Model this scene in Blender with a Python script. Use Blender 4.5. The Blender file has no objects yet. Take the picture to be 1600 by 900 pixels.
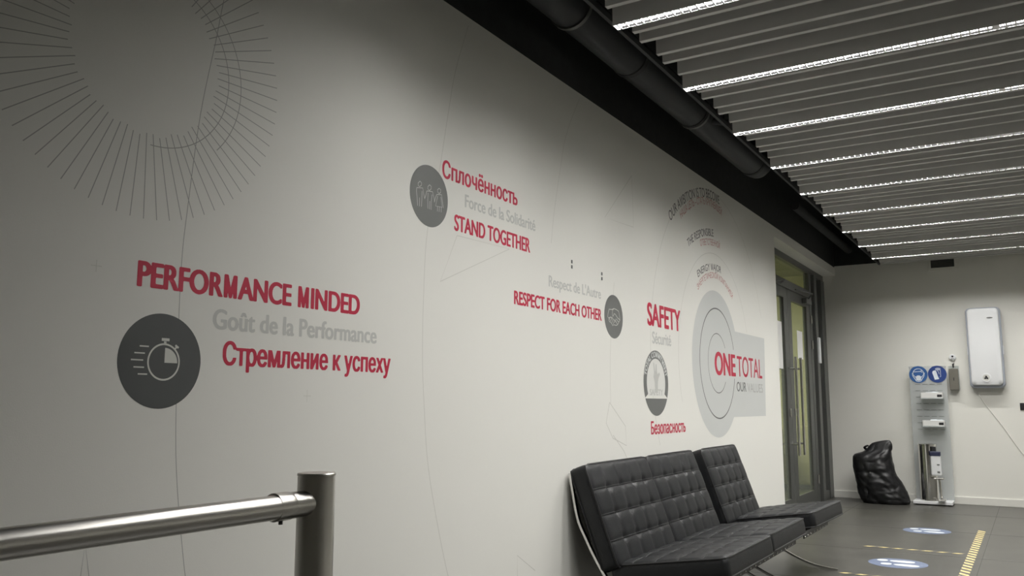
import bpy, bmesh, math, random
import numpy as np
from mathutils import Vector, Matrix, noise

C = bpy.context.scene.collection
S = bpy.context.scene
PI = math.pi
random.seed(7)

# ------------------------------------------------------------------ camera, world, exposure
F_PX, YAW, PITCH, ROLL = 1313.23, 0.55155, 0.13684, 0.00107
CAM = Vector((2.06095, 0.0, 1.15))
cam_d = bpy.data.cameras.new('camera')
cam_d.sensor_width = 36.0
cam_d.lens = F_PX * 36.0 / 1600.0
cam_d.clip_start = 0.05
cam = bpy.data.objects.new('camera', cam_d)
C.objects.link(cam)
fw = Vector((-math.sin(YAW) * math.cos(PITCH), math.cos(YAW) * math.cos(PITCH), math.sin(PITCH)))
rt = Vector((math.cos(YAW), math.sin(YAW), 0))
up = rt.cross(fw)
r2 = math.cos(ROLL) * rt + math.sin(ROLL) * up
u2 = -math.sin(ROLL) * rt + math.cos(ROLL) * up
M = Matrix((r2, u2, -fw)).transposed().to_4x4()
M.translation = CAM
cam.matrix_world = M
S.camera = cam

S.view_settings.view_transform = 'Standard'
S.view_settings.look = 'None'
S.view_settings.gamma = 1.0
S.view_settings.exposure = 0.0
S.view_settings.use_curve_mapping = False

world = bpy.data.worlds.new('world')
S.world = world
world.use_nodes = True
world.node_tree.nodes['Background'].inputs[0].default_value = (0.9, 0.95, 1.0, 1)
world.node_tree.nodes['Background'].inputs[1].default_value = 0.01

LAMP_POWER = 57.0          # watts per strip light
LAMP_COLOR = (1.0, 0.985, 0.95)
INNER_POWER = 105.0          # room behind the glass doors

# ------------------------------------------------------------------ dimensions
ZT = 2.886       # top of the painted wall
YD = 11.27       # far wall
OY0 = 8.26       # start of the door opening
OZ = 2.785       # underside of the lintel
DX = -0.15       # door plane
DECK = 3.55
XR, YB = 5.2, -2.6
SX0, SX1 = 0.58, 2.8          # slat ends
LP = 0.8861
L0, NL = 3.2615 - LP, 10  # first strip light is added out of view to brighten the near wall
LZ = 2.82

# ------------------------------------------------------------------ materials
def mat(name, col, rough=0.5, metal=0.0, nscale=0, nvar=0.0, bump=0.0, bscale=80, spec=0.5, coat=0.0):
    m = bpy.data.materials.new(name)
    m.use_nodes = True
    nt = m.node_tree
    b = nt.nodes['Principled BSDF']
    b.inputs['Base Color'].default_value = (*col, 1)
    b.inputs['Roughness'].default_value = rough
    b.inputs['Metallic'].default_value = metal
    b.inputs['Specular IOR Level'].default_value = spec
    b.inputs['Coat Weight'].default_value = coat
    tc = nt.nodes.new('ShaderNodeTexCoord')
    if nscale:
        n = nt.nodes.new('ShaderNodeTexNoise')
        n.inputs['Scale'].default_value = nscale
        n.inputs['Detail'].default_value = 6
        nt.links.new(tc.outputs['Object'], n.inputs['Vector'])
        r = nt.nodes.new('ShaderNodeMapRange')
        r.inputs['From Min'].default_value = 0.3
        r.inputs['From Max'].default_value = 0.7
        r.inputs['To Min'].default_value = 1 - nvar
        r.inputs['To Max'].default_value = 1 + nvar
        nt.links.new(n.outputs['Fac'], r.inputs['Value'])
        mx = nt.nodes.new('ShaderNodeVectorMath')
        mx.operation = 'SCALE'
        mx.inputs[0].default_value = col
        nt.links.new(r.outputs['Result'], mx.inputs['Scale'])
        nt.links.new(mx.outputs[0], b.inputs['Base Color'])
    if bump:
        n2 = nt.nodes.new('ShaderNodeTexNoise')
        n2.inputs['Scale'].default_value = bscale
        n2.inputs['Detail'].default_value = 4
        nt.links.new(tc.outputs['Object'], n2.inputs['Vector'])
        bp = nt.nodes.new('ShaderNodeBump')
        bp.inputs['Strength'].default_value = bump
        bp.inputs['Distance'].default_value = 0.004
        nt.links.new(n2.outputs['Fac'], bp.inputs['Height'])
        nt.links.new(bp.outputs['Normal'], b.inputs['Normal'])
    return m

def glass_mat(name, tint, alpha, rough=0.03):
    m = bpy.data.materials.new(name)
    m.use_nodes = True
    nt = m.node_tree
    nt.nodes.remove(nt.nodes['Principled BSDF'])
    out = nt.nodes['Material Output']
    tr = nt.nodes.new('ShaderNodeBsdfTransparent')
    tr.inputs[0].default_value = (*tint, 1)
    gl = nt.nodes.new('ShaderNodeBsdfPrincipled')
    gl.inputs['Base Color'].default_value = (*[c * 0.8 for c in tint], 1)
    gl.inputs['Roughness'].default_value = rough
    mix = nt.nodes.new('ShaderNodeMixShader')
    mix.inputs[0].default_value = alpha
    nt.links.new(tr.outputs[0], mix.inputs[1])
    nt.links.new(gl.outputs[0], mix.inputs[2])
    nt.links.new(mix.outputs[0], out.inputs[0])
    return m

M_ = {}
M_['wall'] = mat('wall_paint', (0.80, 0.795, 0.75), 0.6, bump=0.06, bscale=260)
M_['farwall'] = mat('far_wall_paint', (0.82, 0.81, 0.755), 0.65, bump=0.06, bscale=260)
M_['dark'] = mat('dark_paint', (0.022, 0.023, 0.023), 0.8, nscale=14, nvar=0.2)
M_['pipe'] = mat('dark_pipe', (0.030, 0.032, 0.033), 0.6, spec=0.3)
M_['slat'] = mat('slat_metal', (0.66, 0.655, 0.64), 0.45, spec=0.4)
M_['lamp'] = mat('lamp_housing', (0.70, 0.695, 0.68), 0.45)
M_['louvre'] = mat('louvre_white', (0.85, 0.85, 0.85), 0.25, spec=0.8)
M_['reflector'] = mat('dark_reflector', (0.003, 0.003, 0.003), 0.6, spec=0.0)  # near-black colour stands in for mirrored louvre sides reflecting darkness
M_['floor'] = mat('polished_concrete', (0.066, 0.064, 0.057), 0.33, nscale=3.0, nvar=0.16, bump=0.02, bscale=30, spec=0.36)
M_['seam'] = mat('floor_joint', (0.04, 0.038, 0.034), 0.6)
M_['base'] = mat('white_skirting', (0.78, 0.77, 0.72), 0.5)
M_['steel'] = mat('brushed_steel', (0.62, 0.605, 0.575), 0.29, 1.0, bump=0.02, bscale=400)
M_['chrome'] = mat('chrome_steel', (0.72, 0.71, 0.69), 0.12, 1.0)
M_['leather'] = mat('black_leather', (0.0115, 0.0122, 0.0135), 0.46, nscale=9, nvar=0.12, bump=0.2, bscale=130, spec=0.30)
M_['leather_side'] = M_['leather']
M_['pipe_trim'] = mat('leather_piping', (0.012, 0.012, 0.013), 0.4)
M_['frame'] = mat('door_frame_metal', (0.10, 0.103, 0.096), 0.42, 0.2)
M_['slot'] = mat('dark_gasket', (0.02, 0.02, 0.02), 0.7)
M_['glass'] = glass_mat('door_glass', (0.80, 0.84, 0.76), 0.16)
M_['acrylic'] = glass_mat('clear_acrylic', (0.9, 0.92, 0.92), 0.45, 0.15)
M_['clear'] = glass_mat('clear_plastic', (0.93, 0.95, 0.95), 0.18, 0.08)
M_['red'] = mat('red_vinyl', (0.50, 0.022, 0.06), 0.5)
M_['grey_txt'] = mat('light_grey_vinyl', (0.56, 0.565, 0.54), 0.5)
M_['charcoal'] = mat('charcoal_vinyl', (0.075, 0.08, 0.08), 0.5)
M_['midgrey'] = mat('mid_grey_vinyl', (0.16, 0.165, 0.16), 0.5)
M_['pale'] = mat('pale_grey_vinyl', (0.60, 0.615, 0.60), 0.5)
M_['pale_disc'] = mat('off_white_vinyl', (0.74, 0.74, 0.71), 0.5)
M_['icon'] = mat('icon_line_grey', (0.62, 0.62, 0.58), 0.5)
M_['values'] = mat('soft_grey_vinyl', (0.40, 0.40, 0.39), 0.5)
M_['line'] = mat('drawing_line_grey', (0.40, 0.40, 0.38), 0.6)
M_['faint'] = mat('faint_line_grey', (0.66, 0.655, 0.61), 0.6)
M_['fainter'] = mat('fainter_line_grey', (0.60, 0.595, 0.55), 0.6)
M_['black_txt'] = mat('dark_grey_vinyl', (0.10, 0.10, 0.10), 0.5)
M_['dim_red'] = mat('thin_red_vinyl', (0.46, 0.15, 0.15), 0.5)
M_['white'] = mat('white_plastic', (0.80, 0.81, 0.82), 0.35)
M_['bluegrey'] = mat('blue_grey_plastic', (0.46, 0.49, 0.56), 0.4)
M_['card'] = mat('white_card', (0.78, 0.78, 0.76), 0.6)
M_['black'] = mat('black_plastic', (0.02, 0.02, 0.022), 0.4)
M_['bag'] = mat('black_polythene', (0.010, 0.010, 0.011), 0.38, spec=0.4, bump=0.3, bscale=26)
M_['blue'] = mat('sign_blue', (0.035, 0.115, 0.33), 0.4)
M_['navy'] = mat('sign_dark_blue', (0.022, 0.055, 0.22), 0.4)
M_['signwhite'] = mat('sign_white', (0.75, 0.80, 0.85), 0.4)
M_['stickblue'] = mat('floor_sticker_blue', (0.14, 0.175, 0.27), 0.35)
M_['stickwhite'] = mat('floor_sticker_white', (0.62, 0.66, 0.70), 0.35)
M_['yellow'] = mat('tape_yellow', (0.58, 0.47, 0.21), 0.5, nscale=40, nvar=0.1)
M_['tapegrey'] = mat('tape_dark', (0.085, 0.08, 0.072), 0.4)
M_['greybox'] = mat('grey_metal_box', (0.21, 0.20, 0.17), 0.45, 0.3)
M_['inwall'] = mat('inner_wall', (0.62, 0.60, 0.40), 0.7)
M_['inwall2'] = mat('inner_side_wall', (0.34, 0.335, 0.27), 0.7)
M_['cream'] = mat('cream_laminate', (0.66, 0.62, 0.42), 0.5)
M_['navytop'] = mat('dark_navy_plastic', (0.03, 0.035, 0.08), 0.4)

# ------------------------------------------------------------------ helpers
def tag(o, label=None, cat=None, group=None, kind=None):
    if label: o['label'] = label
    if cat: o['category'] = cat
    if group: o['group'] = group
    if kind: o['kind'] = kind
    return o

def obj(name, bm, m, parent=None, smooth=False):
    me = bpy.data.meshes.new(name)
    bm.normal_update()
    bm.to_mesh(me)
    bm.free()
    for x in (m if isinstance(m, (list, tuple)) else [m]):
        me.materials.append(x)
    if smooth:
        for p in me.polygons:
            p.use_smooth = True
        try:
            me.set_sharp_from_angle(angle=math.radians(40))
        except Exception:
            pass
    o = bpy.data.objects.new(name, me)
    C.objects.link(o)
    if parent is not None:
        o.parent = parent
        o.matrix_parent_inverse = Matrix.Translation(-Vector(parent.location))
    return o

def empty(name, loc, label=None, cat=None, group=None, kind=None):
    o = bpy.data.objects.new(name, None)
    o.empty_display_size = 0.1
    C.objects.link(o)
    o.location = loc
    return tag(o, label, cat, group, kind)

def box(bm, a, b, bevel=0.0, mi=0):
    x0, x1 = sorted((a[0], b[0])); y0, y1 = sorted((a[1], b[1])); z0, z1 = sorted((a[2], b[2]))
    vs = [bm.verts.new((x, y, z)) for x in (x0, x1) for y in (y0, y1) for z in (z0, z1)]
    fs = []
    for q in ((0, 1, 3, 2), (4, 6, 7, 5), (0, 4, 5, 1), (2, 3, 7, 6), (0, 2, 6, 4), (1, 5, 7, 3)):
        f = bm.faces.new([vs[i] for i in q]); f.material_index = mi; fs.append(f)
    if bevel:
        es = list({e for f in fs for e in f.edges})
        bmesh.ops.bevel(bm, geom=es, offset=bevel, segments=2, profile=0.5, affect='EDGES')

def BX(a, b, bevel=0.0):
    bm = bmesh.new(); box(bm, a, b, bevel); return bm

def frame_axes(d):
    d = Vector(d).normalized()
    h = Vector((0, 0, 1)) if abs(d.z) < 0.95 else Vector((1, 0, 0))
    a = d.cross(h).normalized()
    return a, a.cross(d).normalized()

def tube(bm, pts, r, n=12, closed=False, cap=True):
    pts = [Vector(p) for p in pts]
    rings = []
    N = len(pts)
    ref = None
    for i, p in enumerate(pts):
        if closed:
            d = (pts[(i + 1) % N] - pts[i - 1])
        else:
            d = pts[min(i + 1, N - 1)] - pts[max(i - 1, 0)]
        d.normalize()
        if ref is None:
            a, b = frame_axes(d); b = d.cross(a).normalized()
        else:
            a = (ref - d * ref.dot(d)).normalized(); b = d.cross(a).normalized()
        ref = a
        rr = r[i] if isinstance(r, (list, tuple)) else r
        rings.append([bm.verts.new(p + rr * (math.cos(2 * PI * k / n) * a + math.sin(2 * PI * k / n) * b)) for k in range(n)])
    for i in range(N if closed else N - 1):
        A, B = rings[i], rings[(i + 1) % N]
        for k in range(n):
            bm.faces.new((A[k], A[(k + 1) % n], B[(k + 1) % n], B[k]))
    if cap and not closed:
        bm.faces.new(rings[0][::-1]); bm.faces.new(rings[-1])

def cyl(bm, p0, p1, r, n=24):
    tube(bm, [p0, p1], r, n)

def lathe(bm, center, prof, n=32, axis='Z'):
    """prof: (radius, height) rows round a vertical axis (or round Y, X)"""
    rings = []
    for r, h in prof:
        ring = []
        for k in range(n):
            a = 2 * PI * k / n
            c, s = r * math.cos(a), r * math.sin(a)
            v = {'Z': (c, s, h), 'Y': (c, h, s), 'X': (h, c, s)}[axis]
            ring.append(bm.verts.new(Vector(center) + Vector(v)))
        rings.append(ring)
    for A, B in zip(rings, rings[1:]):
        for k in range(n):
            bm.faces.new((A[k], A[(k + 1) % n], B[(k + 1) % n], B[k]))
    bm.faces.new(rings[0][::-1]); bm.faces.new(rings[-1])
    bmesh.ops.recalc_face_normals(bm, faces=bm.faces)

def sweep_flat(bm, pts, y, th, wd):
    """flat bar following (x, z) points in a plane of constant y"""
    P = [Vector((p[0], p[1])) for p in pts]
    rows = []
    for i, p in enumerate(P):
        d = P[min(i + 1, len(P) - 1)] - P[max(i - 1, 0)]
        d.normalize(); n = Vector((-d.y, d.x)) * th / 2
        rows.append([bm.verts.new((q.x, yy, q.y)) for q, yy in ((p + n, y - wd / 2), (p + n, y + wd / 2), (p - n, y + wd / 2), (p - n, y - wd / 2))])
    for A, B in zip(rows, rows[1:]):
        for k in range(4):
            bm.faces.new((A[k], A[(k + 1) % 4], B[(k + 1) % 4], B[k]))
    bm.faces.new(rows[0][::-1]); bm.faces.new(rows[-1])
    bmesh.ops.recalc_face_normals(bm, faces=bm.faces)

def spline(pts, n=8):
    P = [Vector(p) for p in pts]; out = []
    for i in range(len(P) - 1):
        p0, p1, p2, p3 = P[max(i - 1, 0)], P[i], P[i + 1], P[min(i + 2, len(P) - 1)]
        for k in range(n):
            t = k / n
            out.append(0.5 * ((2 * p1) + (p2 - p0) * t + (2 * p0 - 5 * p1 + 4 * p2 - p3) * t * t + (3 * p1 - p0 - 3 * p2 + p3) * t ** 3))
    out.append(P[-1])
    return out

# ------------------------------------------------------------------ the room
def struct(name, bm, m, parent=None):
    o = obj(name, bm, m, parent)
    if parent is None: o['kind'] = 'structure'
    return o

struct('floor', BX((-3.2, YB, -0.1), (XR, 12.7, 0)), M_['floor'])
bm = bmesh.new()
box(bm, (-0.15, YB, 0), (0, OY0, ZT)); box(bm, (-0.15, OY0, OZ), (0, YD, ZT))
struct('wall_left', bm, M_['wall'])
struct('wall_far', BX((-0.35, YD, 0), (XR, YD + 0.15, ZT + 0.02)), M_['farwall'])
struct('trim_1', BX((-0.15, YB, ZT), (-0.004, YD, DECK)), M_['dark'])
struct('trim_2', BX((-0.35, YD + 0.004, ZT + 0.02), (XR, YD + 0.15, DECK)), M_['dark'])
struct('wall_right', BX((XR, YB, 0), (XR + 0.15, YD + 0.15, DECK)), M_['farwall'])
struct('wall_back', BX((-0.15, YB - 0.15, 0), (XR + 0.15, YB, DECK)), M_['farwall'])
struct('ceiling', BX((-0.2, YB - 0.15, DECK), (XR + 0.15, YD + 0.15, DECK + 0.1)), M_['dark'])
bm = bmesh.new(); box(bm, (-0.14, YD - 0.014, 0), (XR, YD, 0.085), 0.003)
struct('baseboard_far', bm, M_['base'])

# thin joints of the floor slabs are shallow saw cuts
bm = bmesh.new()
for y in (4.6, 6.0, 7.4, 8.8, 10.2): box(bm, (0.0, y - 0.0015, 0.0), (XR, y + 0.0015, 0.0006))
for x in (0.25, 1.65, 3.05): box(bm, (x - 0.0015, 0, 0.0), (x + 0.0015, YD, 0.0006))
struct('trim_3', bm, M_['seam'])

# room behind the glass doors
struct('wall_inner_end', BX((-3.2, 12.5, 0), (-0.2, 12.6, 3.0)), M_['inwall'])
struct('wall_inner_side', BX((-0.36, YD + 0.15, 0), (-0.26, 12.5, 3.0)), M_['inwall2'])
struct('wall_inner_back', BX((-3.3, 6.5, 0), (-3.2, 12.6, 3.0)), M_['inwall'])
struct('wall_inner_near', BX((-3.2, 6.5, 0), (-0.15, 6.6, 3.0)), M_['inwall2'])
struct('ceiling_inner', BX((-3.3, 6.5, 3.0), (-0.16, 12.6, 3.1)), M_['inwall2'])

# ------------------------------------------------------------------ door frame and leaves
fr = empty('door_frame', (DX, 9.6, 0), kind='structure')
def fpart(name, a, b, m='frame', parent=None, bev=0.004):
    return obj(name, BX(a, b, bev), M_[m], parent if parent is not None else fr)
xa, xb = DX - 0.06, DX
fpart('head', (xa, OY0 - 0.1, 2.715), (xb, YD - 0.001, 2.80))
fpart('transom_bar', (xa, OY0 - 0.1, 2.405), (xb, 10.41, 2.50))
fpart('post', (xa, 10.41, 0), (xb, 10.53, 2.715))
fpart('post', (xa, 10.575, 0), (xb + 0.03, 10.71, 2.715))
fpart('gap_strip', (xa, 10.53, 0), (xb - 0.035, 10.575, 2.715), 'slot')
fpart('side_panel', (xa, 10.71, 0.10), (xb - 0.05, 11.06, 2.715), 'slot')
fpart('side_panel_foot', (xa, 10.71, 0), (xb, 11.06, 0.10))
fpart('post', (xa, 11.06, 0), (xb + 0.01, YD - 0.001, 2.715))
fpart('post', (xa, OY0 - 0.1, 0), (xb, OY0 + 0.02, 2.715))
fpart('transom_glass', (DX - 0.035, OY0, 2.50), (DX - 0.025, 10.41, 2.715), 'glass', bev=0)
fpart('threshold', (xa, OY0, 0), (xb, 10.41, 0.012))

def leaf(name, y0, y1, hinge_y, hy):
    t = empty(name, (DX, hinge_y, 0), kind='structure')
    w = 0.16
    bm = bmesh.new()
    x0, x1 = DX - 0.05, DX - 0.004
    box(bm, (x0, y0, 0.015), (x1, y0 + w, 2.40), 0.003)
    box(bm, (x0, y1 - w, 0.015), (x1, y1, 2.40), 0.003)
    box(bm, (x0, y0 + w, 2.29), (x1, y1 - w, 2.40), 0.003)
    box(bm, (x0, y0 + w, 0.015), (x1, y1 - w, 0.17), 0.003)
    obj('leaf_frame', bm, M_['frame'], t)
    obj('glass', BX((DX - 0.032, y0 + w, 0.17), (DX - 0.024, y1 - w, 2.29)), M_['glass'], t)
    h = bmesh.new()
    for sx in (1, -1):
        xh = DX + 0.075 if sx > 0 else DX - 0.13
        tube(h, [(xh, hy, 0.61), (xh, hy, 1.65)], 0.014, 16)
        for z in (0.73, 1.53):
            tube(h, [(xh, hy, z), (DX - 0.004 if sx > 0 else DX - 0.05, hy, z)], 0.010, 12)
    obj('pull_handle', h, M_['chrome'], t, True)
    for z in (0.28, 1.85, 2.15):
        g = bmesh.new(); cyl(g, (DX + 0.008, hinge_y, z - 0.05), (DX + 0.008, hinge_y, z + 0.05), 0.012, 14)
        obj('hinge', g, M_['chrome'], t, True)
    obj('lock', BX((DX - 0.004, hy - 0.02, 1.02), (DX + 0.006, hy + 0.02, 1.10), 0.002), M_['chrome'], t)
    c = bmesh.new()
    s = 1 if hinge_y > hy else -1
    box(c, (DX - 0.004, hinge_y - s * 0.12, 2.31), (DX + 0.05, hinge_y - s * 0.40, 2.37), 0.006)
    tube(c, [(DX + 0.03, hinge_y - s * 0.2, 2.38), (DX + 0.12, hinge_y - s * 0.42, 2.41), (DX + 0.01, hinge_y - s * 0.75, 2.43)], 0.008, 8)
    obj('door_closer', c, M_['frame'], t)
    return t
leaf('door_1', 8.27, 9.335, 8.30, 9.255)
leaf('door_2', 9.345, 10.405, 10.43, 9.485)

o = obj('card_reader', BX((DX + 0.03, 10.60, 1.64), (DX + 0.055, 10.685, 1.95), 0.006), M_['white'])
tag(o, 'slim white card reader on the post right of the glass doors', 'card reader')
o = obj('paper_notice', BX((DX - 0.0235, 9.80, 1.66), (DX - 0.0225, 10.06, 1.98)), M_['card'])
tag(o, 'pale paper notice stuck on the right glass door leaf', 'notice')
o = obj('paper_notice', BX((DX - 0.0235, 8.93, 1.52), (DX - 0.0225, 9.12, 2.02)), M_['card'])
tag(o, 'pale paper notice stuck on the left glass door leaf', 'notice')
t = empty('cabinet', (-0.9, 12.2, 0), 'cream low cabinet behind the glass doors', 'cabinet')
obj('body', BX((-0.98, 12.05, 0.06), (-0.42, 12.48, 0.85), 0.004), M_['cream'], t)
obj('plinth', BX((-0.96, 12.08, 0), (-0.44, 12.47, 0.06)), M_['slot'], t)
obj('door', BX((-0.97, 12.035, 0.08), (-0.43, 12.05, 0.83), 0.002), M_['cream'], t)
t = empty('storage_box', (-1.2, 11.7, 0), 'dark grey box standing behind the left glass door leaf', 'box')
obj('body', BX((-1.30, 11.5, 0), (-0.95, 12.0, 0.78), 0.01), M_['frame'], t)
obj('lid', BX((-1.31, 11.49, 0.78), (-0.94, 12.01, 0.83), 0.006), M_['slot'], t)

ld = bpy.data.lights.new('inner_lamp', 'AREA'); ld.shape = 'RECTANGLE'; ld.size = 1.2; ld.size_y = 0.3
ld.energy = INNER_POWER; ld.color = (1.0, 0.95, 0.72)
t = empty('ceiling_panel_light', (-2.2, 10.2, 3.0), 'ceiling light panel in the room behind the glass doors', 'ceiling light')
bm = bmesh.new()
box(bm, (-2.85, 10.02, 2.96), (-1.55, 10.04, 3.0)); box(bm, (-2.85, 10.36, 2.96), (-1.55, 10.38, 3.0))
box(bm, (-2.85, 10.04, 2.96), (-2.83, 10.36, 3.0)); box(bm, (-1.57, 10.04, 2.96), (-1.55, 10.36, 3.0))
obj('frame', bm, M_['white'], t)
lo = bpy.data.objects.new('lamp', ld); C.objects.link(lo); lo.location = (-2.2, 10.2, 2.975)

# ------------------------------------------------------------------ ceiling: strip lights, baffles, pipe
def make_lamp(k):
    y = L0 + k * LP + 0.027
    ordn = ['tenth from the far wall', 'ninth from the far wall, the nearest in view', 'eighth from the far wall', 'seventh from the far wall', 'sixth from the far wall', 'fifth from the far wall', 'fourth from the far wall',
            'third from the far wall', 'second from the far wall', 'closest to the far wall'][k]
    t = empty('strip_light', (SX0, y, 2.95), 'louvred ceiling strip light, %s' % ordn, 'strip light', 'ceiling strip lights')
    bm = bmesh.new()
    h = 0.028
    EZ = LZ + 0.0195
    box(bm, (SX0, y - h, LZ), (SX1, y - h + 0.004, 2.955))
    box(bm, (SX0, y + h - 0.004, LZ), (SX1, y + h, 2.955))
    box(bm, (SX0, y - h + 0.004, EZ + 0.002), (SX1, y + h - 0.004, 2.955))
    box(bm, (SX0, y - h + 0.004, LZ), (SX0 + 0.003, y + h - 0.004, EZ))
    obj('housing', bm, M_['lamp'], t)
    # louvre: white cross blades, joined by side walls coloured near-black to imitate dim mirror reflections
    bm = bmesh.new()
    a = h - 0.0045
    x = SX0 + 0.02; last = None
    w0, w1, z0, z1 = 0.0035, 0.001, LZ + 0.0008, LZ + 0.0135
    while x < SX1 - 0.03:
        vs = [bm.verts.new(p) for p in ((x - w0, y - a, z0), (x + w0, y - a, z0), (x + w0, y + a, z0), (x - w0, y + a, z0),
                                        (x - w1, y - a, z1), (x + w1, y - a, z1), (x + w1, y + a, z1), (x - w1, y + a, z1))]
        for q in ((3, 2, 1, 0), (4, 5, 6, 7), (1, 2, 6, 5), (3, 0, 4, 7)):
            bm.faces.new([vs[i] for i in q])
        if last:
            for q in ((last[1], vs[0], vs[4], last[5]), (last[2], vs[3], vs[7], last[6])):
                f = bm.faces.new(q); f.material_index = 1
        last = vs
        x += 0.036
    lv = obj('louvre', bm, [M_['louvre'], M_['reflector']], t)
    bm = bmesh.new()
    box(bm, (2.020, y - a + 0.001, LZ + 0.0002), (2.050, y + a - 0.001, LZ + 0.0006))
    obj('joint_cover', bm, M_['louvre'], t)
    d = bpy.data.lights.new('strip_lamp', 'AREA'); d.shape = 'RECTANGLE'
    d.size = SX1 - SX0 - 0.02; d.size_y = 2 * a - 0.004
    d.energy = LAMP_POWER; d.color = LAMP_COLOR
    lo = bpy.data.objects.new('strip_lamp', d); C.objects.link(lo)
    lo.location = ((SX0 + SX1) / 2 + 0.005, y, EZ)
    lo.parent = t; lo.matrix_parent_inverse = Matrix.Translation(-Vector(t.location))
    return t
for k in range(NL): make_lamp(k)

PITCHS = LP / 9
def slat_mesh(z0):
    bm = bmesh.new(); box(bm, (0, -0.014, z0), (SX1 - SX0, 0.014, 2.955), 0.002)
    me = bpy.data.meshes.new('ceiling_baffle'); bm.to_mesh(me); bm.free(); me.materials.append(M_['slat']); return me
SL = [slat_mesh(2.862), slat_mesh(2.932), slat_mesh(2.869)]
for k in range(0, NL):
    for j in range(1, 9):
        if k == 0 and j < 5: continue
        o = bpy.data.objects.new('ceiling_baffle', SL[j % 3]); C.objects.link(o)
        o.location = (SX0 + (0.0, 0.012, 0.006)[j % 3], L0 + k * LP + j * PITCHS + 0.02, 0)
        if k == 0: l = 'grey metal ceiling baffle before the nearest strip light'
        elif k == NL - 1: l = 'grey metal ceiling baffle between the last strip light and the far wall'
        else: l = 'grey metal ceiling baffle in the bay behind the %s strip light' % ['', 'nearest', 'second nearest', 'third nearest', 'fourth nearest', 'fifth nearest', 'sixth nearest', 'seventh nearest', 'eighth nearest'][k]
        tag(o, l, 'ceiling baffle', 'metal ceiling baffles')
for x in (0.80, 1.7, 2.6):
    t = empty('suspension_rail', (x, 7.0, 2.955), 'dark rail carrying the baffles, %s' % {0.80: 'along their wall-side ends', 1.7: 'across their middle', 2.6: 'along their far ends'}[x], 'rail', 'baffle suspension rails')
    obj('rail', BX((x - 0.015, 2.6, 2.955), (x + 0.015, YD - 0.02, 2.99)), M_['pipe'], t)
    for y in (3.0, 5.0, 7.0, 9.0, 11.0):
        bm = bmesh.new(); cyl(bm, (x, y, 2.99), (x, y, DECK), 0.005, 8)
        obj('hanger_rod', bm, M_['pipe'], t)
t = empty('edge_channel', (0.54, 7, 2.86), 'thin dark channel running along the baffle ends', 'channel')
obj('channel', BX((0.528, 2.2, 2.875), (0.546, YD - 0.02, 2.905)), M_['pipe'], t)
for y in (3.2, 5.0, 6.8, 8.6, 10.4):
    obj('hanger_rod', BX((0.534, y - 0.004, 2.905), (0.540, y + 0.004, DECK)), M_['pipe'], t)

# the dark service pipe
t = empty('ceiling_pipe', (0.3, 4.5, 3.04), 'thick dark pipe running under the ceiling along the wall', 'pipe')
bm = bmesh.new()
pts = [(0.3, 0.0, 3.04), (0.3, 2.0, 3.04), (0.3, 4.0, 3.04), (0.3, 6.55, 3.04)] + [(0.3, 6.55 + 0.22 * math.sin(a), 3.04 + 0.22 * (1 - math.cos(a))) for a in (0.3, 0.6, 0.9, 1.2, 1.57)] + [(0.3, 6.77, DECK)]
tube(bm, pts, 0.105, 28)
obj('pipe_run', bm, M_['pipe'], t, True)
for y in (2.3, 4.10, 5.10, 6.45):
    bm = bmesh.new(); lathe(bm, (0.3, y, 3.04), [(0.106, -0.02), (0.111, -0.018), (0.111, 0.018), (0.106, 0.02)], 28, 'Y')
    obj('coupling', bm, M_['dark'], t, True)
for y in (1.5, 3.4, 5.12):
    bm = bmesh.new(); lathe(bm, (0.3, y, 3.04), [(0.106, -0.012), (0.114, -0.012), (0.114, 0.012), (0.106, 0.012)], 28, 'Y')
    cyl(bm, (0.3, y, 3.15), (0.3, y, DECK), 0.006, 8)
    obj('pipe_clamp', bm, M_['frame'], t, True)
bm = bmesh.new(); tube(bm, [(0.37, 5.22, 3.0), (0.46, 5.3, 2.99), (0.9, 5.3, 3.0)], 0.022, 12)
obj('branch_pipe', bm, M_['pipe'], t, True)
bm = bmesh.new(); cyl(bm, (0.3, 8.2, 3.2), (3.0, 8.2, 3.2), 0.09, 20)
tag(obj('cross_duct', bm, M_['dark'], None, True), 'dark round duct crossing above the far strip lights', 'duct')
bm = bmesh.new(); cyl(bm, (0.18, 8.4, 3.1), (0.18, YD, 3.1), 0.045, 16)
tag(obj('thin_pipe', bm, M_['dark'], None, True), 'thin dark pipe near the wall above the glass doors', 'pipe')

# ------------------------------------------------------------------ wall graphics
def wp(y, z, layer=0):
    return (0.0002 + 0.00012 * layer, y, z)

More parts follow.
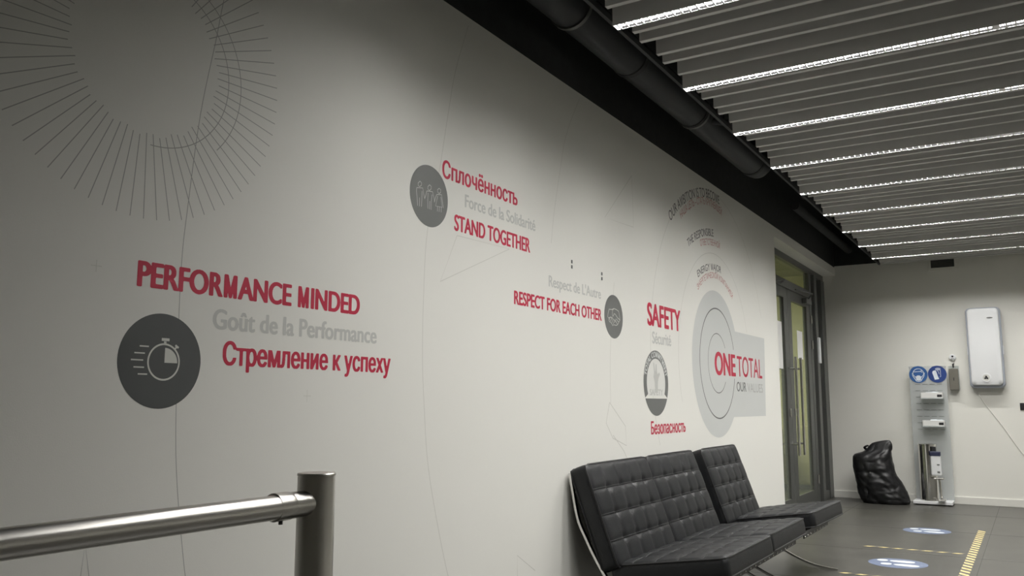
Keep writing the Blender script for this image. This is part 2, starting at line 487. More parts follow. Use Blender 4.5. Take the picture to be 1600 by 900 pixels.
_cache = {}
def outlines(s):
    """closed outlines of a line of type, as point lists in the plane"""
    if s in _cache: return _cache[s]
    c = bpy.data.curves.new('type', 'FONT'); c.body = s; c.size = 1
    o = bpy.data.objects.new('type', c); C.objects.link(o)
    dg = bpy.context.evaluated_depsgraph_get(); dg.update()
    cu = o.evaluated_get(dg).to_curve(dg)
    out = []
    for sp in cu.splines:
        if sp.type == 'BEZIER':
            P = sp.bezier_points; n = len(P); pts = []
            for i in range(n):
                p, q = P[i], P[(i + 1) % n]
                for k in range(6):
                    t = k / 6; u = 1 - t
                    v = u ** 3 * p.co + 3 * u * u * t * p.handle_right + 3 * u * t * t * q.handle_left + t ** 3 * q.co
                    pts.append((v.x, v.y))
        else:
            pts = [(p.co[0], p.co[1]) for p in sp.points]
        if len(pts) > 2: out.append(np.array(pts))
    o.evaluated_get(dg).to_curve_clear()
    bpy.data.objects.remove(o); bpy.data.curves.remove(c)
    if s != 'M' and 'M' in s:
        ref = outlines('M')[0]; rb = ref - ref.min(0)
        for i, p in enumerate(out):
            q = p - p.min(0)
            if len(p) == len(ref) and abs(q - rb).max() < 1e-3:
                w, h_ = q.max(0); st = 0.075; w0 = 0.06; w1 = w - 0.06; m = w / 2
                out[i] = p.min(0) + np.array([(w0, 0), (w0, h_), (w0 + st * 1.25, h_), (m, h_ * 0.20), (w1 - st * 1.25, h_), (w1, h_), (w1, 0), (w1 - st, 0), (w1 - st, h_ * 0.80), (m + st * 0.30, 0), (m - st * 0.30, 0), (w0 + st, h_ * 0.80), (w0 + st, 0)])
    _cache[s] = out; return out
CAPH = max(p[:, 1].max() for p in outlines('H'))

def type_faces(bm, s, place, x0, x1, cap, bold=0.0, layer=0, mi=0, thin=0.0):
    """place(u, v) -> 3-D point; u runs x0..x1 along the line, v is the height above the baseline.
    The type is one flat sheet: the outlines are filled, thickened by bold, and cut along their edge."""
    ol = outlines(s)
    a = min(p[:, 0].min() for p in ol); b = max(p[:, 0].max() for p in ol)
    v0 = min(p[:, 1].min() for p in ol) * cap / CAPH; v1 = max(p[:, 1].max() for p in ol) * cap / CAPH
    sx, sy = (x1 - x0 - 2 * bold) / (b - a), cap / CAPH
    SS = 4
    h = cap / 30.0; hs = h / SS
    pad = bold + 3 * h
    W = int(math.ceil((x1 - x0 + 2 * pad) / h)) * SS; H = int(math.ceil((v1 - v0 + 2 * pad) / h)) * SS
    wind = np.zeros((H, W + 1), np.int32)
    for p in ol:
        X = ((p[:, 0] - a) * sx + bold + pad) / hs; Y = (p[:, 1] * sy - v0 + pad) / hs
        X2, Y2 = np.roll(X, -1), np.roll(Y, -1)
        for xa_, ya_, xb_, yb_ in zip(X, Y, X2, Y2):
            if ya_ == yb_: continue
            d = 1 if yb_ > ya_ else -1
            lo, hi = min(ya_, yb_), max(ya_, yb_)
            r = np.arange(max(0, int(math.ceil(lo - 0.5))), min(H, int(math.ceil(hi - 0.5))))
            if not len(r): continue
            xc = xa_ + (r + 0.5 - ya_) * (xb_ - xa_) / (yb_ - ya_)
            np.add.at(wind, (r, np.clip(np.ceil(xc - 0.5).astype(int), 0, W)), d)
    img = (np.cumsum(wind, 1)[:, :W] != 0)
    if bold:
        rx = bold / hs; ry = rx * 0.45
        acc = img.copy()
        for dy in range(-int(ry), int(ry) + 1):
            m = int(rx * math.sqrt(max(0, 1 - (dy / (ry + 1e-6)) ** 2))) if ry > 0 else int(rx)
            row = np.roll(img, dy, 0)
            for dx in range(-m, m + 1): acc |= np.roll(row, dx, 1)
        img = acc
    g = img.reshape(H // SS, SS, W // SS, SS).mean((1, 3))
    g[0] = 0; g[-1] = 0; g[:, 0] = 0; g[:, -1] = 0
    R_, C_ = g.shape
    ins = g > 0.5
    vc = {}
    def vert(key, x, y):
        if key not in vc:
            vc[key] = bm.verts.new(place(x0 - pad + (x + 0.5) * h, v0 - pad + (y + 0.5) * h, 0))
        return vc[key]
    def edgev(i, j, i2, j2):
        t = (0.5 - g[i, j]) / (g[i2, j2] - g[i, j])
        return vert((min(i, i2), min(j, j2), 'v' if i != i2 else 'h'), j + (j2 - j) * t, i + (i2 - i) * t)
    full = ins[:-1, :-1] & ins[1:, :-1] & ins[:-1, 1:] & ins[1:, 1:]
    anyi = ins[:-1, :-1] | ins[1:, :-1] | ins[:-1, 1:] | ins[1:, 1:]
    for i in range(R_ - 1):
        j = 0
        cols = np.nonzero(anyi[i])[0]
        k = 0
        while k < len(cols):
            j = int(cols[k])
            if full[i, j]:
                j2 = j
                while full[i, j2 + 1] and j2 - j < 5: j2 += 1
                q = [vert((i, j), j, i), vert((i, j2 + 1), j2 + 1, i), vert((i + 1, j2 + 1), j2 + 1, i + 1), vert((i + 1, j), j, i + 1)]
                k += j2 - j + 1
            else:
                q = []
                cs = [(i, j), (i, j + 1), (i + 1, j + 1), (i + 1, j)]
                for n in range(4):
                    A, B = cs[n], cs[(n + 1) % 4]
                    if ins[A]: q.append(vert(A, A[1], A[0]))
                    if ins[A] != ins[B]: q.append(edgev(*A, *B))
                k += 1
            if len(q) > 2:
                try:
                    f = bm.faces.new(q); f.material_index = mi
                except ValueError:
                    pass

def straight(z0, layer=0):
    return lambda u, v, i=0: (0.0002 + 0.00012 * layer, u, z0 + v)

def arc_place(cy, cz, r, th0, layer=0):
    """u is arc length from angle th0 (from +y, anticlockwise), running clockwise"""
    def f(u, v, i=0):
        th = th0 - u / r
        return (0.0002 + 0.00012 * layer, cy + (r + v) * math.cos(th), cz + (r + v) * math.sin(th))
    return f

def lettering(s, y0, y1, z, cap, m, label, bold=0.0):
    bm = bmesh.new(); type_faces(bm, s, straight(z, 2), y0, y1, cap, bold)
    return tag(obj('wall_lettering', bm, M_[m]), label, 'lettering', 'lettering on the wall')

def arc_lettering(s, c, r, p0, p1, cap, m, label, bold=0.0):
    t0 = math.atan2(p0[1] - c[1], p0[0] - c[0]); t1 = math.atan2(p1[1] - c[1], p1[0] - c[0])
    bm = bmesh.new(); type_faces(bm, s, arc_place(c[0], c[1], r, t0, 2), 0, (t0 - t1) * r, cap, bold)
    return tag(obj('wall_lettering', bm, M_[m]), label, 'lettering', 'lettering on the wall')

def stroke(bm, pts, w, layer=0, mi=0, place=None):
    P = [Vector((p[0], p[1])) for p in pts]
    pl = place or (lambda y, z: wp(y, z, layer))
    L, R_ = [], []
    for i, p in enumerate(P):
        d = P[min(i + 1, len(P) - 1)] - P[max(i - 1, 0)]
        if d.length < 1e-9: d = Vector((1, 0))
        d.normalize(); n = Vector((-d.y, d.x)) * w / 2
        L.append(bm.verts.new(pl(p.x + n.x, p.y + n.y))); R_.append(bm.verts.new(pl(p.x - n.x, p.y - n.y)))
    for i in range(len(P) - 1):
        f = bm.faces.new((R_[i], R_[i + 1], L[i + 1], L[i])); f.material_index = mi

def arcpts(c, r, a0, a1, n=48):
    return [(c[0] + r * math.cos(math.radians(a0 + (a1 - a0) * i / n)), c[1] + r * math.sin(math.radians(a0 + (a1 - a0) * i / n))) for i in range(n + 1)]

def poly(bm, pts, layer=0, mi=0, place=None):
    pl = place or (lambda y, z: wp(y, z, layer))
    f = bm.faces.new([bm.verts.new(pl(*p)) for p in pts]); f.material_index = mi
    return f

def disc(c, r, layer=0, n=72):
    bm = bmesh.new(); poly(bm, arcpts(c, r, 0, 360, n)[:-1], layer); return bm

# lines of type
lettering('PERFORMANCE MINDED', 1.396, 2.295, 1.469, 0.068, 'red', 'red capital lettering PERFORMANCE MINDED on the white wall', 0.0042)
lettering('Goût de la Performance', 1.652, 2.391, 1.371, 0.058, 'grey_txt', 'light grey lettering Goût de la Performance on the white wall', 0.003)
lettering('Стремление к успеху', 1.694, 2.474, 1.265, 0.066, 'red', 'red Cyrillic lettering beside the stopwatch emblem', 0.0035)
lettering('Сплочённость', 2.785, 3.40, 2.099, 0.072, 'red', 'red Cyrillic lettering right of the three-people emblem', 0.0035)
lettering('Force de la Solidarité', 2.954, 3.572, 2.004, 0.056, 'grey_txt', 'light grey lettering Force de la Solidarité on the white wall', 0.0025)
lettering('STAND TOGETHER', 2.876, 3.520, 1.887, 0.068, 'red', 'red capital lettering STAND TOGETHER on the white wall', 0.0035)
lettering("Respect de L'Autre", 3.706, 4.318, 1.743, 0.056, 'grey_txt', "light grey lettering Respect de L'Autre on the white wall", 0.0025)
lettering('RESPECT FOR EACH OTHER', 3.367, 4.324, 1.619, 0.062, 'red', 'red capital lettering RESPECT FOR EACH OTHER left of the handshake emblem', 0.0035)
lettering('SAFETY', 4.995, 5.595, 1.652, 0.140, 'red', 'tall red capital lettering SAFETY on the white wall', 0.008)
lettering('Sécurité', 5.069, 5.405, 1.537, 0.075, 'grey_txt', 'light grey lettering Sécurité under the red word SAFETY', 0.004)
lettering('Безопасность', 5.018, 5.640, 0.960, 0.075, 'red', 'red Cyrillic lettering below the ring-shaped safety emblem', 0.004)
arc_lettering('OUR AMBITION IS TO BECOME', (6.446, 1.178), 1.580, (5.45, 2.405), (6.56, 2.755), 0.070, 'black_txt', 'dark arched lettering OUR AMBITION IS TO BECOME near the wall top', 0.001)
arc_lettering('НАША ЦЕЛЬ – СТАТЬ КРУПНЕЙШЕЙ', (6.378, 1.46), 1.234, (5.664, 2.466), (6.61, 2.67), 0.052, 'dim_red', 'thin red arched Cyrillic lettering under OUR AMBITION IS TO BECOME')
arc_lettering('THE RESPONSIBLE', (6.464, 1.127), 1.332, (5.80, 2.275), (6.385, 2.457), 0.058, 'black_txt', 'dark arched lettering THE RESPONSIBLE on the white wall', 0.001)
arc_lettering('ОТВЕТСТВЕННОЙ', (6.469, 0.898), 1.488, (6.068, 2.331), (6.535, 2.382), 0.047, 'dim_red', 'thin red arched Cyrillic lettering under THE RESPONSIBLE')
arc_lettering('ENERGY MAJOR', (6.448, 1.17), 1.020, (5.99, 2.083), (6.545, 2.182), 0.052, 'black_txt', 'dark arched lettering ENERGY MAJOR above the pale disc', 0.001)
arc_lettering('ЭНЕРГЕТИЧЕСКОЙ КОМПАНИЕЙ', (6.413, 1.397), 0.730, (5.98, 1.985), (6.815, 2.005), 0.042, 'dim_red', 'thin red arched Cyrillic lettering under ENERGY MAJOR')

# stopwatch emblem
def emblem(name, c, r, m, label):
    t = empty(name, (0.001, c[0], c[1]), label, 'emblem', 'round emblems on the wall')
    obj('disc', disc(c, r, 1), M_[m], t)
    return t
t = emblem('wall_emblem', (1.485, 1.267), 0.132, 'charcoal', 'charcoal round emblem with a stopwatch under PERFORMANCE MINDED')
bm = bmesh.new()
for a, b in (((1.417, 1.305), (1.445, 1.305)), ((1.402, 1.286), (1.434, 1.286)), ((1.393, 1.267), (1.430, 1.267)), ((1.402, 1.2475), (1.434, 1.2475)), ((1.416, 1.229), (1.445, 1.229))):
    stroke(bm, [a, b], 0.0038, 2)
sc_ = (1.4945, 1.2645)
stroke(bm, arcpts(sc_, 0.0495, 0, 360, 60), 0.005, 2)
poly(bm, [(1.4965, 1.2625)] + arcpts((1.4965, 1.2625), 0.0415, 0, 90, 16), 2)
stroke(bm, [(1.484, 1.327), (1.509, 1.327)], 0.008, 2)
stroke(bm, [(1.4955, 1.322), (1.4955, 1.312)], 0.008, 3)
stroke(bm, [(1.529, 1.313), (1.540, 1.306)], 0.006, 2)
stroke(bm, [(1.534, 1.309), (1.528, 1.302)], 0.005, 3)
obj('stopwatch_pictogram', bm, M_['icon'], t)

# three people
t = emblem('wall_emblem', (2.699, 1.997), 0.129, 'midgrey', 'grey round emblem with three people holding hands')
PEOPLE = [
  [(2.635,2.046),(2.623,2.035),(2.623,2.025),(2.633,2.022),(2.644,2.030),(2.646,2.040),(2.635,2.046)],
  [(2.614,2.014),(2.654,2.021),(2.661,1.996),(2.668,1.980)],
  [(2.614,2.014),(2.613,1.998),(2.618,1.974),(2.622,1.941)],
  [(2.649,2.007),(2.649,1.974),(2.647,1.942)], [(2.634,1.977),(2.634,1.941)],
  [(2.699,2.045),(2.688,2.035),(2.688,2.025),(2.698,2.020),(2.709,2.029),(2.711,2.040),(2.699,2.045)],
  [(2.681,2.015),(2.720,2.020),(2.730,1.998),(2.735,1.980)], [(2.681,2.015),(2.675,1.996),(2.667,1.979)],
  [(2.690,2.009),(2.688,1.975),(2.690,1.943)], [(2.717,2.008),(2.712,1.974),(2.712,1.942)], [(2.702,1.977),(2.701,1.942)],
  [(2.765,2.045),(2.754,2.036),(2.756,2.026),(2.765,2.022),(2.776,2.029),(2.777,2.040),(2.765,2.045)],
  [(2.749,2.015),(2.783,2.021),(2.789,1.997),(2.796,1.966)], [(2.749,2.015),(2.741,2.000),(2.733,1.978)],
  [(2.756,2.010),(2.742,1.964),(2.788,1.968),(2.777,2.011)], [(2.755,1.966),(2.755,1.944)], [(2.768,1.967),(2.767,1.944)], [(2.782,1.968),(2.781,1.945)]]
bm = bmesh.new()
for i, q in enumerate(PEOPLE): stroke(bm, q, 0.0028, 2 + 0.1 * i)
obj('people_pictogram', bm, M_['grey_txt'], t)

# handshake
t = emblem('wall_emblem', (4.487, 1.656), 0.128, 'midgrey', 'grey round emblem with a handshake beside RESPECT FOR EACH OTHER')
HAND = [
  [(4.424,1.694),(4.410,1.669),(4.405,1.648),(4.418,1.642)], [(4.424,1.694),(4.463,1.696),(4.490,1.704),(4.521,1.702),(4.557,1.694),(4.568,1.670),(4.574,1.646)],
  [(4.490,1.704),(4.472,1.693),(4.467,1.672),(4.471,1.658),(4.481,1.659),(4.491,1.674),(4.509,1.672),(4.542,1.653),(4.574,1.644)],
  [(4.418,1.642),(4.437,1.649),(4.463,1.649),(4.488,1.636),(4.496,1.622)], [(4.418,1.642),(4.421,1.627),(4.438,1.617)], [(4.437,1.649),(4.424,1.631)],
  [(4.463,1.649),(4.439,1.625),(4.456,1.611)], [(4.474,1.639),(4.456,1.613),(4.473,1.601)], [(4.492,1.629),(4.473,1.603),(4.495,1.609)],
  [(4.574,1.644),(4.559,1.631),(4.543,1.634),(4.519,1.647)], [(4.559,1.631),(4.541,1.614),(4.523,1.624),(4.501,1.643)],
  [(4.541,1.614),(4.518,1.607),(4.495,1.609)], [(4.523,1.624),(4.497,1.637)]]
bm = bmesh.new()
for i, q in enumerate(HAND): stroke(bm, q, 0.004, 2 + 0.1 * i)
obj('handshake_pictogram', bm, M_['icon'], t)

# safety ring
c4 = (5.122, 1.283)
t = empty('safety_emblem', (0.001, *c4), 'grey ring-shaped safety emblem with a raised hand under the word Sécurité', 'emblem', 'round emblems on the wall')
ad = math.degrees(math.asin((1.199 - c4[1]) / 0.157))
bm = bmesh.new(); poly(bm, arcpts(c4, 0.157, ad, 180 - ad, 60), 1); obj('disc', bm, M_['pale_disc'], t)
R4, r4 = 0.209, 0.156
bm = bmesh.new()
a0 = math.degrees(math.asin((1.199 - c4[1]) / 0.185))
A = arcpts(c4, R4, a0, 180 - a0, 60); B = arcpts(c4, r4, a0, 180 - a0, 60)
for i in range(60):
    bm.faces.new([bm.verts.new(wp(*p, 2)) for p in (A[i], A[i + 1], B[i + 1], B[i])])
a1 = math.degrees(math.asin((1.184 - c4[1]) / R4))
poly(bm, arcpts(c4, R4, 180 - a1, 360 + a1, 40), 2)
obj('ring', bm, M_['midgrey'], t)
bm = bmesh.new()
th0, th1 = math.radians(166), math.radians(14)
type_faces(bm, 'TOTAL COMMITMENT', arc_place(c4[0], c4[1], r4 + 0.011, th0, 4), 0, (th0 - th1) * (r4 + 0.011), 0.034, 0.0022)
obj('ring_lettering', bm, M_['pale'], t)
bm = bmesh.new()
poly(bm, [(5.106,1.225),(5.096,1.290),(5.079,1.320),(5.088,1.350),(5.078,1.412),(5.092,1.413),(5.106,1.360),(5.112,1.357),(5.119,1.404),(5.135,1.405),(5.137,1.360),(5.148,1.340),(5.176,1.353),(5.190,1.341),(5.161,1.312),(5.150,1.286),(5.146,1.225)], 2)
type_faces(bm, 'SAFETY', straight(1.206, 3), 5.01, 5.235, 0.036, 0.003)
obj('hand_pictogram', bm, M_['grey_txt'], t)

# ONE TOTAL sign
t = empty('slogan_sign', (0.001, 6.4, 1.46), 'pale grey disc and panel with thin rings and red slogan lettering', 'sign')
cD = (6.375, 1.461)
bm = bmesh.new()
ang = math.degrees(math.asin(0.285 / 0.565))
pts = arcpts(cD, 0.565, math.degrees(math.asin(0.282 / 0.565)), 360 - math.degrees(math.asin(0.415 / 0.565)), 80)
pts += [(7.71, 1.044), (7.757, 1.744)]
poly(bm, pts, 1)
obj('panel', bm, M_['pale'], t)
bm = bmesh.new()
stroke(bm, arcpts((6.40, 1.464), 0.424, 17, 345, 80), 0.0095, 2)
obj('ring', bm, M_['black_txt'], t)
bm = bmesh.new()
stroke(bm, arcpts((6.391, 1.463), 0.229, 33, 322, 64), 0.006, 2)
obj('ring', bm, M_['black_txt'], t)
bm = bmesh.new(); type_faces(bm, 'ONE', straight(1.376, 3), 6.311, 6.848, 0.170, 0.012)
obj('lettering', bm, M_['red'], t)
bm = bmesh.new(); type_faces(bm, 'TOTAL', straight(1.377, 3), 6.886, 7.642, 0.166, 0.004)
obj('lettering', bm, M_['red'], t)
bm = bmesh.new(); type_faces(bm, 'OUR', straight(1.254, 3), 6.858, 7.13, 0.075, 0.003)
obj('lettering', bm, M_['midgrey'], t)
bm = bmesh.new(); type_faces(bm, 'VALUES', straight(1.250, 3), 7.166, 7.64, 0.075, 0.001)
obj('lettering', bm, M_['values'], t)

# line drawings
cB = (1.392, 2.130)
bm = bmesh.new()
for k in range(72):
    a = math.radians(5 * k + 1.5); n0 = 0.234 + 0.006 * math.sin(k * 1.7)
    stroke(bm, [(cB[0] + n0 * math.cos(a), cB[1] + n0 * math.sin(a)), (cB[0] + 0.474 * math.cos(a), cB[1] + 0.474 * math.sin(a))], 0.0026, 1)
stroke(bm, arcpts((1.416, 2.122), 0.253, -91, 75), 0.0026, 1.3)
stroke(bm, arcpts((1.416, 2.117), 0.301, -43, 80), 0.0026, 1.6)
tag(obj('sunburst_drawing', bm, M_['line']), 'thin grey sunburst of radiating strokes high on the wall', 'drawing', 'line drawings on the wall')
_n = [0.0]
def drawing(lines, w, m, label):
    bm = bmesh.new()
    for q in lines:
        stroke(bm, q, w, _n[0]); _n[0] += 0.05
    tag(obj('line_drawing', bm, M_[m]), label, 'drawing', 'line drawings on the wall')
def sp2(pts, n=6): return [(p.x, p.y) for p in spline([Vector((a, b)) for a, b in pts], n)]
drawing([sp2([(1.68, 2.62), (1.635, 2.396), (1.614, 2.261), (1.571, 2.003), (1.543, 1.695), (1.535, 1.571), (1.535, 1.422), (1.543, 1.133), (1.556, 0.955), (1.586, 0.76), (1.62, 0.60), (1.72, 0.25)])], 0.0024, 'line', 'long thin grey curve passing behind PERFORMANCE MINDED and the stopwatch emblem')
drawing([sp2([(2.971, 2.847), (2.875, 2.601), (2.822, 2.381), (2.765, 2.12), (2.69, 1.852), (2.671, 1.586), (2.67, 1.328), (2.687, 1.127), (2.713, 0.926), (2.768, 0.723), (2.86, 0.462), (2.98, 0.2)])], 0.004, 'faint', 'faint long curve passing behind the three-people emblem')
drawing([sp2([(4.07, 2.85), (3.912, 2.601), (3.844, 2.405), (3.77, 2.146), (3.735, 1.971)])], 0.004, 'faint', 'faint curve above the lettering Respect de L\'Autre')
drawing([sp2([(4.50, 1.86), (4.44, 1.5), (4.427, 1.30), (4.43, 1.154)])], 0.005, 'faint', 'faint line passing behind the handshake emblem')
drawing([[(2.898, 1.866), (3.326, 1.875), (2.782, 1.652), (2.898, 1.866)]], 0.004, 'faint', 'faint triangle outline under STAND TOGETHER')
drawing([[(4.413, 1.158), (4.629, 1.019), (4.64, 0.906), (4.451, 0.956), (4.364, 1.043), (4.413, 1.158)], [(4.455, 0.972), (4.602, 0.876), (4.691, 0.78)]], 0.005, 'fainter', 'faint polygon outline above the sofa back')
drawing([[(1.289, 0.68), (1.2985, 0.80), (1.322, 0.68)]], 0.0022, 'line', 'thin inverted V of lines below the steel handrail')
drawing([[(3.40, 0.34), (3.397, 0.463), (3.560, 0.37)]], 0.0035, 'fainter', 'faint angled line low on the wall left of the sofa')
drawing([[(4.79, 2.577), (4.384, 2.23), (4.805, 2.248), (4.79, 2.577)]], 0.006, 'faint', 'faint large triangle outline below the dark pipe')
drawing([arcpts((6.40, 1.46), 1.36, 20, 205, 60)], 0.006, 'faint', 'faint large circle round the pale disc')
drawing([arcpts((6.40, 1.46), 0.86, 20, 200, 60)], 0.006, 'faint', 'faint smaller circle round the pale disc')
drawing([[(1.262, 1.506), (1.292, 1.506)], [(1.277, 1.49), (1.277, 1.522)]], 0.002, 'faint', 'faint small cross left of PERFORMANCE MINDED')
drawing([[(2.03, 1.175), (2.065, 1.175)], [(2.047, 1.155), (2.047, 1.195)]], 0.002, 'faint', 'faint small cross under the Cyrillic line by the stopwatch')
for (y, z), l in (((3.960, 1.892), 'pair of tiny dark marks on the wall right of STAND TOGETHER'), ((4.331, 1.875), "pair of tiny dark marks on the wall above Respect de L'Autre")):
    bm = bmesh.new()
    for dz in (0.014, -0.014): box(bm, (0, y - 0.006, z + dz - 0.009), (0.004, y + 0.006, z + dz + 0.009), 0.001)
    tag(obj('wall_mark', bm, M_['midgrey']), l, 'wall mark')

# ------------------------------------------------------------------ steel handrail
t = empty('handrail', (1.008, 1.075, 0), 'brushed steel post and rail in front of the wall', 'handrail')
PX, PY, RZ = 1.008, 1.075, 0.984
def post(y):
    bm = bmesh.new()
    lathe(bm, (PX, y, 0), [(0.0317, 0.0), (0.0317, 1.026), (0.0308, 1.0285), (0.0300, 1.0285)], 48)
    obj('post', bm, M_['steel'], t, True)
    bm = bmesh.new(); lathe(bm, (PX, y, 0), [(0.0325, 1.0285), (0.0325, 1.0315), (0.031, 1.033)], 48)
    obj('post_cap', bm, M_['steel'], t, True)
    bm = bmesh.new(); lathe(bm, (PX, y, 0), [(0.06, 0.0), (0.06, 0.006), (0.036, 0.014), (0.033, 0.014)], 40)
    obj('floor_flange', bm, M_['steel'], t, True)
post(PY); post(-0.60)
bm = bmesh.new(); cyl(bm, (PX + 0.004, PY - 0.075, RZ), (PX + 0.018, -0.55, RZ + 0.006), 0.0195, 40)
obj('rail', bm, M_['steel'], t, True)
bm = bmesh.new()
lathe(bm, (PX + 0.001, PY, RZ), [(0.0205, -0.098), (0.0228, -0.096), (0.0228, -0.066), (0.0215, -0.062)], 40, 'Y')
obj('collar', bm, M_['steel'], t, True)
bm = bmesh.new()
lathe(bm, (PX + 0.001, PY, RZ), [(0.0215, -0.066), (0.0215, -0.02)], 40, 'Y')
obj('saddle', bm, M_['steel'], t, True)
bm = bmesh.new(); cyl(bm, (PX + 0.004, PY - 0.082, RZ - 0.0275), (PX + 0.004, PY - 0.082, RZ - 0.021), 0.0035, 12)
obj('set_screw', bm, M_['frame'], t, True)

# ------------------------------------------------------------------ tufted leather sofa and chair
def cushion_bm(W, H, T, nx, ny, seed):
    rnd = random.Random(seed)
    bm = bmesh.new()
    NX, NY = nx * 11, ny * 11
    rc = 0.030
    def plan(v, u):                      # rounded corners in plan
        x, y = v - H / 2, u - W / 2
        hx, hy = H / 2 - rc, W / 2 - rc
        if abs(x) > hx and abs(y) > hy:
            a, b = (abs(x) - hx) / rc, (abs(y) - hy) / rc
            m = max(a, b); l = math.hypot(a, b)
            if l > 0: a, b = a * m / l, b * m / l
            x = math.copysign(hx + rc * a, x); y = math.copysign(hy + rc * b, y)
        return x + H / 2, y + W / 2
    g = {}
    for i in range(NY + 1):
        for j in range(NX + 1):
            v, u = H * i / NY, W * j / NX
            fx = (j % 11) / 11; fy = (i % 11) / 11
            sx = 1 - abs(2 * fx - 1) ** 5; sy = 1 - abs(2 * fy - 1) ** 5
            z = 0.010 * (0.30 * sx + 0.45 * sy + 0.25 * sx * sy)
            z += 0.0022 * noise.noise(Vector((u * 9 + seed * 3.1, v * 9, seed)))
            jj, ii = round(j / 11), round(i / 11)
            if 0 < jj < nx and 0 < ii < ny:
                d = math.hypot(u - jj * W / nx, v - ii * H / ny)
                z -= 0.012 * math.exp(-(d / 0.018) ** 2)
            z += 0.014 * (math.sin(PI * j / NX) * math.sin(PI * i / NY)) ** 0.5
            x, y = plan(v, u)
            g[i, j] = bm.verts.new((x, y, T - 0.012 + (z if 0 < i < NY and 0 < j < NX else 0.0)))
    for i in range(NY):
        for j in range(NX):
            bm.faces.new((g[i, j], g[i + 1, j], g[i + 1, j + 1], g[i, j + 1]))
    loop = [g[0, j] for j in range(NX)] + [g[i, NX] for i in range(NY)] + [g[NY, j] for j in range(NX, 0, -1)] + [g[i, 0] for i in range(NY, 0, -1)]
    prev = loop
    for k, z in enumerate((T * 0.66, T * 0.33, 0.008, 0.0)):
        sc = (1.008, 1.008, 1.0, 0.985)[k]
        ring = [bm.verts.new(((v.co.x - H / 2) * sc + H / 2, (v.co.y - W / 2) * sc + W / 2, z)) for v in loop]
        for a in range(len(loop)):
            b = (a + 1) % len(loop)
            bm.faces.new((prev[a], prev[b], ring[b], ring[a]))
        prev = ring
    bm.faces.new(prev)
    bmesh.ops.recalc_face_normals(bm, faces=bm.faces)
    edge = [(v.co.x, v.co.y) for v in loop]
    return bm, edge

def cushion(name, parent, W, H, T, nx, ny, seed, mw):
    bm, edge = cushion_bm(W, H, T, nx, ny, seed)
    me = bpy.data.meshes.new(name); bm.to_mesh(me); bm.free()
    me.materials.append(M_['leather'])
    for p in me.polygons: p.use_smooth = True
    me.set_sharp_from_angle(angle=math.radians(50))
    o = bpy.data.objects.new(name, me); C.objects.link(o)
    o.parent = parent
    o.matrix_parent_inverse = Matrix.Translation(-Vector(parent.location))
    o.matrix_world = mw
    o.matrix_basis = mw
    def sub(nm, b, m):
        ob = obj(nm, b, m, None, True); ob.parent = o; ob.matrix_parent_inverse = Matrix.Identity(4); return ob
    b = bmesh.new()
    e = edge[::3]
    tube(b, [(x, y, T - 0.012) for x, y in e], 0.0048, 8, True)
    tube(b, [(x, y, 0.006) for x, y in e], 0.0048, 8, True)
    # sewn welts between the rows of panels
    for i in range(1, ny):
        v = H * i / ny
        pts = []
        for j in range(0, nx * 11 + 1):
            u = W * j / (nx * 11)
            jj = round(j / 11); d = abs(u - jj * W / nx)
            edgef = (math.sin(PI * j / (nx * 11)) * math.sin(PI * i / ny)) ** 0.5
            fx = (j % 11) / 11
            z = T - 0.012 + 0.014 * edgef + 0.0045 * (1 - abs(2 * fx - 1) ** 4)
            if 0 < jj < nx: z -= 0.012 * math.exp(-(d / 0.018) ** 2)
            pts.append((v, u, max(z, T - 0.012)))
        tube(b, pts, 0.0042, 6)
    sub('piping', b, M_['pipe_trim'])
    bt = None
    for i in range(1, ny):
        for j in range(1, nx):
            if bt is None:
                b = bmesh.new(); lathe(b, (0, 0, 0), [(0.0075, -0.003), (0.0078, 0.001), (0.006, 0.0035), (0.002, 0.0048)], 12)
                bt = sub('button', b, M_['leather']); q = bt
            else:
                q = bt.copy(); C.objects.link(q); q.parent = o
            ef = (math.sin(PI * j / nx) * math.sin(PI * i / ny)) ** 0.5
            q.location = (H * i / ny, W * j / nx, T - 0.022 + 0.014 * ef)
    return o

CURVE_A = spline([Vector(p) for p in ((0.022, 0.80), (0.034, 0.728), (0.065, 0.578), (0.107, 0.488), (0.159, 0.394), (0.222, 0.300), (0.300, 0.215), (0.403, 0.135), (0.526, 0.071), (0.638, 0.030), (0.741, 0.012), (0.815, 0.006))], 5)
CURVE_B = spline([Vector(p) for p in ((0.745, 0.335), (0.66, 0.325), (0.55, 0.295), (0.43, 0.245), (0.33, 0.180), (0.25, 0.105), (0.18, 0.045), (0.10, 0.006))], 6)

